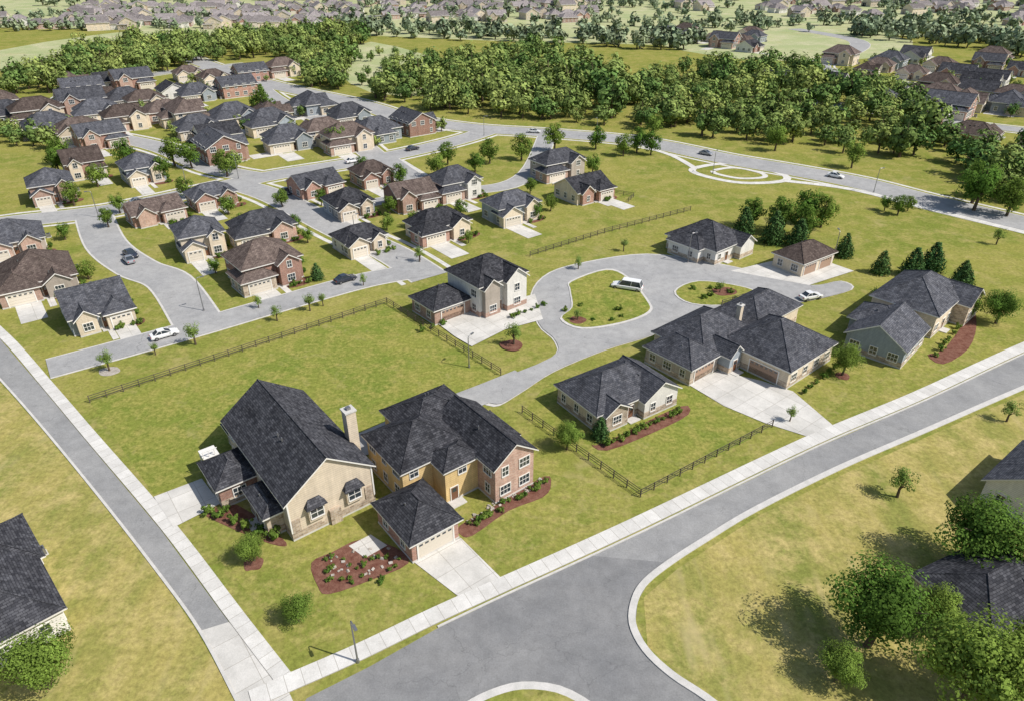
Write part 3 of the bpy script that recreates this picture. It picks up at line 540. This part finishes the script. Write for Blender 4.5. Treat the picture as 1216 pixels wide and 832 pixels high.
bed([(13+t*12+R.uniform(-.4,.4),75.6+t*8) for t in [i/12 for i in range(13)]]);bed([(-37,62.5),(-35.2,61.8),(-33.3,61),(-31.5,60),(-29.5,59.2),(-35,63),(-27.6,58.4)],s=1.3)
bed([(45+i*1.5,88.5+i*1.4) for i in range(6)]);bed([(71+i*1.8,99.5+i*1.9) for i in range(7)])
bed([(-16+i*1.8,108+i*1.3) for i in range(3)]+[(0+i*1.2,113+i) for i in range(6)]);bed([(40+R.uniform(-4,4),123+R.uniform(-3,3)) for _ in range(8)]);bed([(16+R.uniform(-6,5),115+R.uniform(-4,4)) for _ in range(7)])
for (x,y,w,d,*_) in MH:
    a=math.radians(38);bed([(x+math.cos(a)*t-math.sin(a)*u,y+math.sin(a)*t+math.cos(a)*u) for t,u in [(w*.6+R.uniform(0,w*.45),R.uniform(-1,-.2)) for _ in range(5)]+[(w*1.08,R.uniform(2,d)) for _ in range(3)]],s=1.1)
B=MB()
for q in range(60):
    a,b=(R.uniform(-20.5,-13),R.uniform(52.2,57)) if q<28 else (R.uniform(-5.5,4),0)
    if b==0: b=61.3+(a+5.5)*.78+R.uniform(-.8,.5)
    s=R.uniform(.10,.24);M=Matrix.Translation((a,b,.06))@Matrix.Rotation(R.random()*3,4,'Z')@Matrix.Rotation(R.random(),4,'X');B.box(-s,s,-s*.7,s*.7,-s*.5,s*.5,'stone_rock',M)
link('landscape_rocks',B.mesh('landscape_rocks'))
# ------------------------------------------------------------------ fences
def fence(pts,name='rail_fence'):
    B=MB()
    for (a,b) in zip(pts,pts[1:]):
        a,b=Vector(a),Vector(b);L=(b-a).length;n=max(1,round(L/2.4));ang=math.atan2((b-a).y,(b-a).x)
        M=Matrix.Translation((a.x,a.y,0))@Matrix.Rotation(ang,4,'Z')
        for i in range(n+1): B.box(L*i/n-.055,L*i/n+.055,-.055,.055,-.1,1.3,'fence_dark',M)
        for z in (.35,.75,1.12): B.box(0,L,.055,.09,z,z+.10,'fence_dark',M)
    link(name,B.mesh(name))
fence([(-63.7,86),(-24,119),(-1.8,93.7)]);fence([(4,142),(22,156),(46,172)]);fence([(1.5,83.4),(16.1,65.4),(37.3,79.9)]);fence([(28,186),(33,183),(31,179)])
fence([(40,118),(47,122),(50,119)])
def lamp(x,y,h=7,a=0):
    B=MB();B.tube([(0,0,0),(0,0,.5)],[.18,.16],'metal_grey',8);B.tube([(0,0,.5),(0,0,h)],[.10,.07],'metal_grey',8);B.tube([(0,0,h),(.2,0,h+.25),(.9,0,h+.3)],[.06,.055,.05],'metal_grey',6)
    B.box(.75,1.45,-.14,.14,h+.22,h+.36,'metal_grey');B.box(.85,1.4,-.1,.1,h+.19,h+.218,'lamp_lens');link('street_lamp',B.mesh('street_lamp'),(x,y,0),a)
lamp(-14.9,42.3,6,-1);lamp(-7,96,5.5,1)
for x,y in ((-58,116),(-20,140),(-90,188),(70,140),(30,250),(60,205),(100,187),(-104,167),(-36,150),(-80,200),(-10,252),(38,138.5)): lamp(x,y,6.5,R.random()*6)
def car(paint,L=4.7,w=1.85,h=1.5,suv=False):
    B=MB();hl=L/2;hw=w/2;b=.32
    st=[(-hl,.62,.86),(-hl+.12,.92,.94),(-hl+.9,.98,1),(0,.96,1),(hl-1.2,.92,1),(hl-.3,.76,.95),(hl,.58,.84)]
    def ringp(x,z,k): return [(x,-hw*k*.92,b),(x,-hw*k,.55),(x,-hw*k*.97,z-.06),(x,-hw*k*.86,z),(x,hw*k*.86,z),(x,hw*k*.97,z-.06),(x,hw*k,.55),(x,hw*k*.92,b)]
    rs=[ringp(*s) for s in st]
    for p,q in zip(rs,rs[1:]):
        for i in range(8): B.face((p[i],q[i],q[(i+1)%8],p[(i+1)%8]),paint)
    B.face(rs[0],paint);B.face(rs[-1],paint)
    c0,c1,c2,c3=(-hl+.15,-hl+.55,hl-2.2,hl-1.4) if suv else (-hl+.55,-hl+1.35,hl-2.3,hl-1.3)
    lo=[(c0,-hw*.86),(c3,-hw*.86),(c3,hw*.86),(c0,hw*.86)];hi=[(c1,-hw*.7),(c2,-hw*.7),(c2,hw*.7),(c1,hw*.7)];z0=.93
    for i in range(4):
        j=(i+1)%4;B.face(((*lo[i],z0),(*lo[j],z0),(*hi[j],h-.04),(*hi[i],h-.04)),'glass_dark')
    B.box(c1-.05,c2+.05,-hw*.72,hw*.72,h-.04,h+.02,paint)
    for t in (0,.45,1):
        for sd in (-1,1):
            xa=c0+(c3-c0)*t;xb=c1+(c2-c1)*t;B.tube([(xa,sd*hw*.86,z0),(xb,sd*hw*.71,h-.02)],[.05,.05],paint,4)
    for x in (-hl+.85,hl-.9):
        for sd in (-1,1):
            B.tube([(x,sd*(hw-.22),.34),(x,sd*(hw+.01),.34)],[.34,.34],'tyre',14);B.tube([(x,sd*hw*.9,.34),(x,sd*(hw+.025),.34)],[.2,.2],'metal_grey',10)
    for sd in (-1,1):
        B.box(hl-.14,hl-.02,sd*hw*.6-.17,sd*hw*.6+.17,.55,.68,'lamp_lens');B.box(-hl-.01,-hl+.1,sd*hw*.62-.13,sd*hw*.62+.13,.62,.8,'tail_red');B.box(c3-.25,c3-.08,sd*(hw+.09)-.09,sd*(hw+.09)+.09,.9,1.02,paint)
    return B.mesh('car')
CW=car('car_white');CD=car('car_dark');CS=car('car_silver',4.5);SU=car('car_white',6.2,2.3,2.0,True)
link('parked_suv',SU,(23,125.5,.15),math.radians(158))
for me,x,y,a in ((CD,-34,129,40),(CW,-61,106,38),(CD,-84,142,-40),(CD,-62,186,-45),(CW,58,121,20),(CS,-99,178,40),(CD,-110,242,30),(CW,-50,217,40),(CS,63,226,-40),(CW,95,201,-40),(CD,-33,232,40),(CS,-83,139,130),(CW,8,256,-10),(CD,190,258,-30),(CS,150,400,45)): link('parked_car',me,(x,y,.12),math.radians(a))
# ------------------------------------------------------------------ sky, sun, camera
az=math.atan2(1,-.35);el=math.radians(48)
w=bpy.data.worlds.new('sky');sc.world=w;w.use_nodes=True;nt=w.node_tree;sk=nt.nodes.new('ShaderNodeTexSky');sk.sky_type='NISHITA';sk.sun_disc=False;sk.sun_elevation=el;sk.sun_rotation=az;sk.air_density=1.2;sk.dust_density=1.5
bg=nt.nodes['Background'];bg.inputs[1].default_value=.11;nt.links.new(sk.outputs[0],bg.inputs[0])
sd=bpy.data.lights.new('sun','SUN');sd.energy=5;sd.angle=math.radians(.5);sd.color=(1,.95,.88)
d=Vector((math.sin(az)*math.cos(el),math.cos(az)*math.cos(el),math.sin(el)))
so=bpy.data.objects.new('sun',sd);COL.objects.link(so);so.location=d*300;so.rotation_euler=d.to_track_quat('Z','Y').to_euler()
cd=bpy.data.cameras.new('camera');co=bpy.data.objects.new('camera',cd);COL.objects.link(co);co.location=(0,0,60);co.rotation_euler=(math.radians(59.4),0,0);cd.lens=24.34;cd.sensor_width=36;cd.clip_end=6000;cd.clip_start=.5
sc.camera=co
sc.view_settings.view_transform='Standard';sc.view_settings.look='None';sc.view_settings.exposure=0
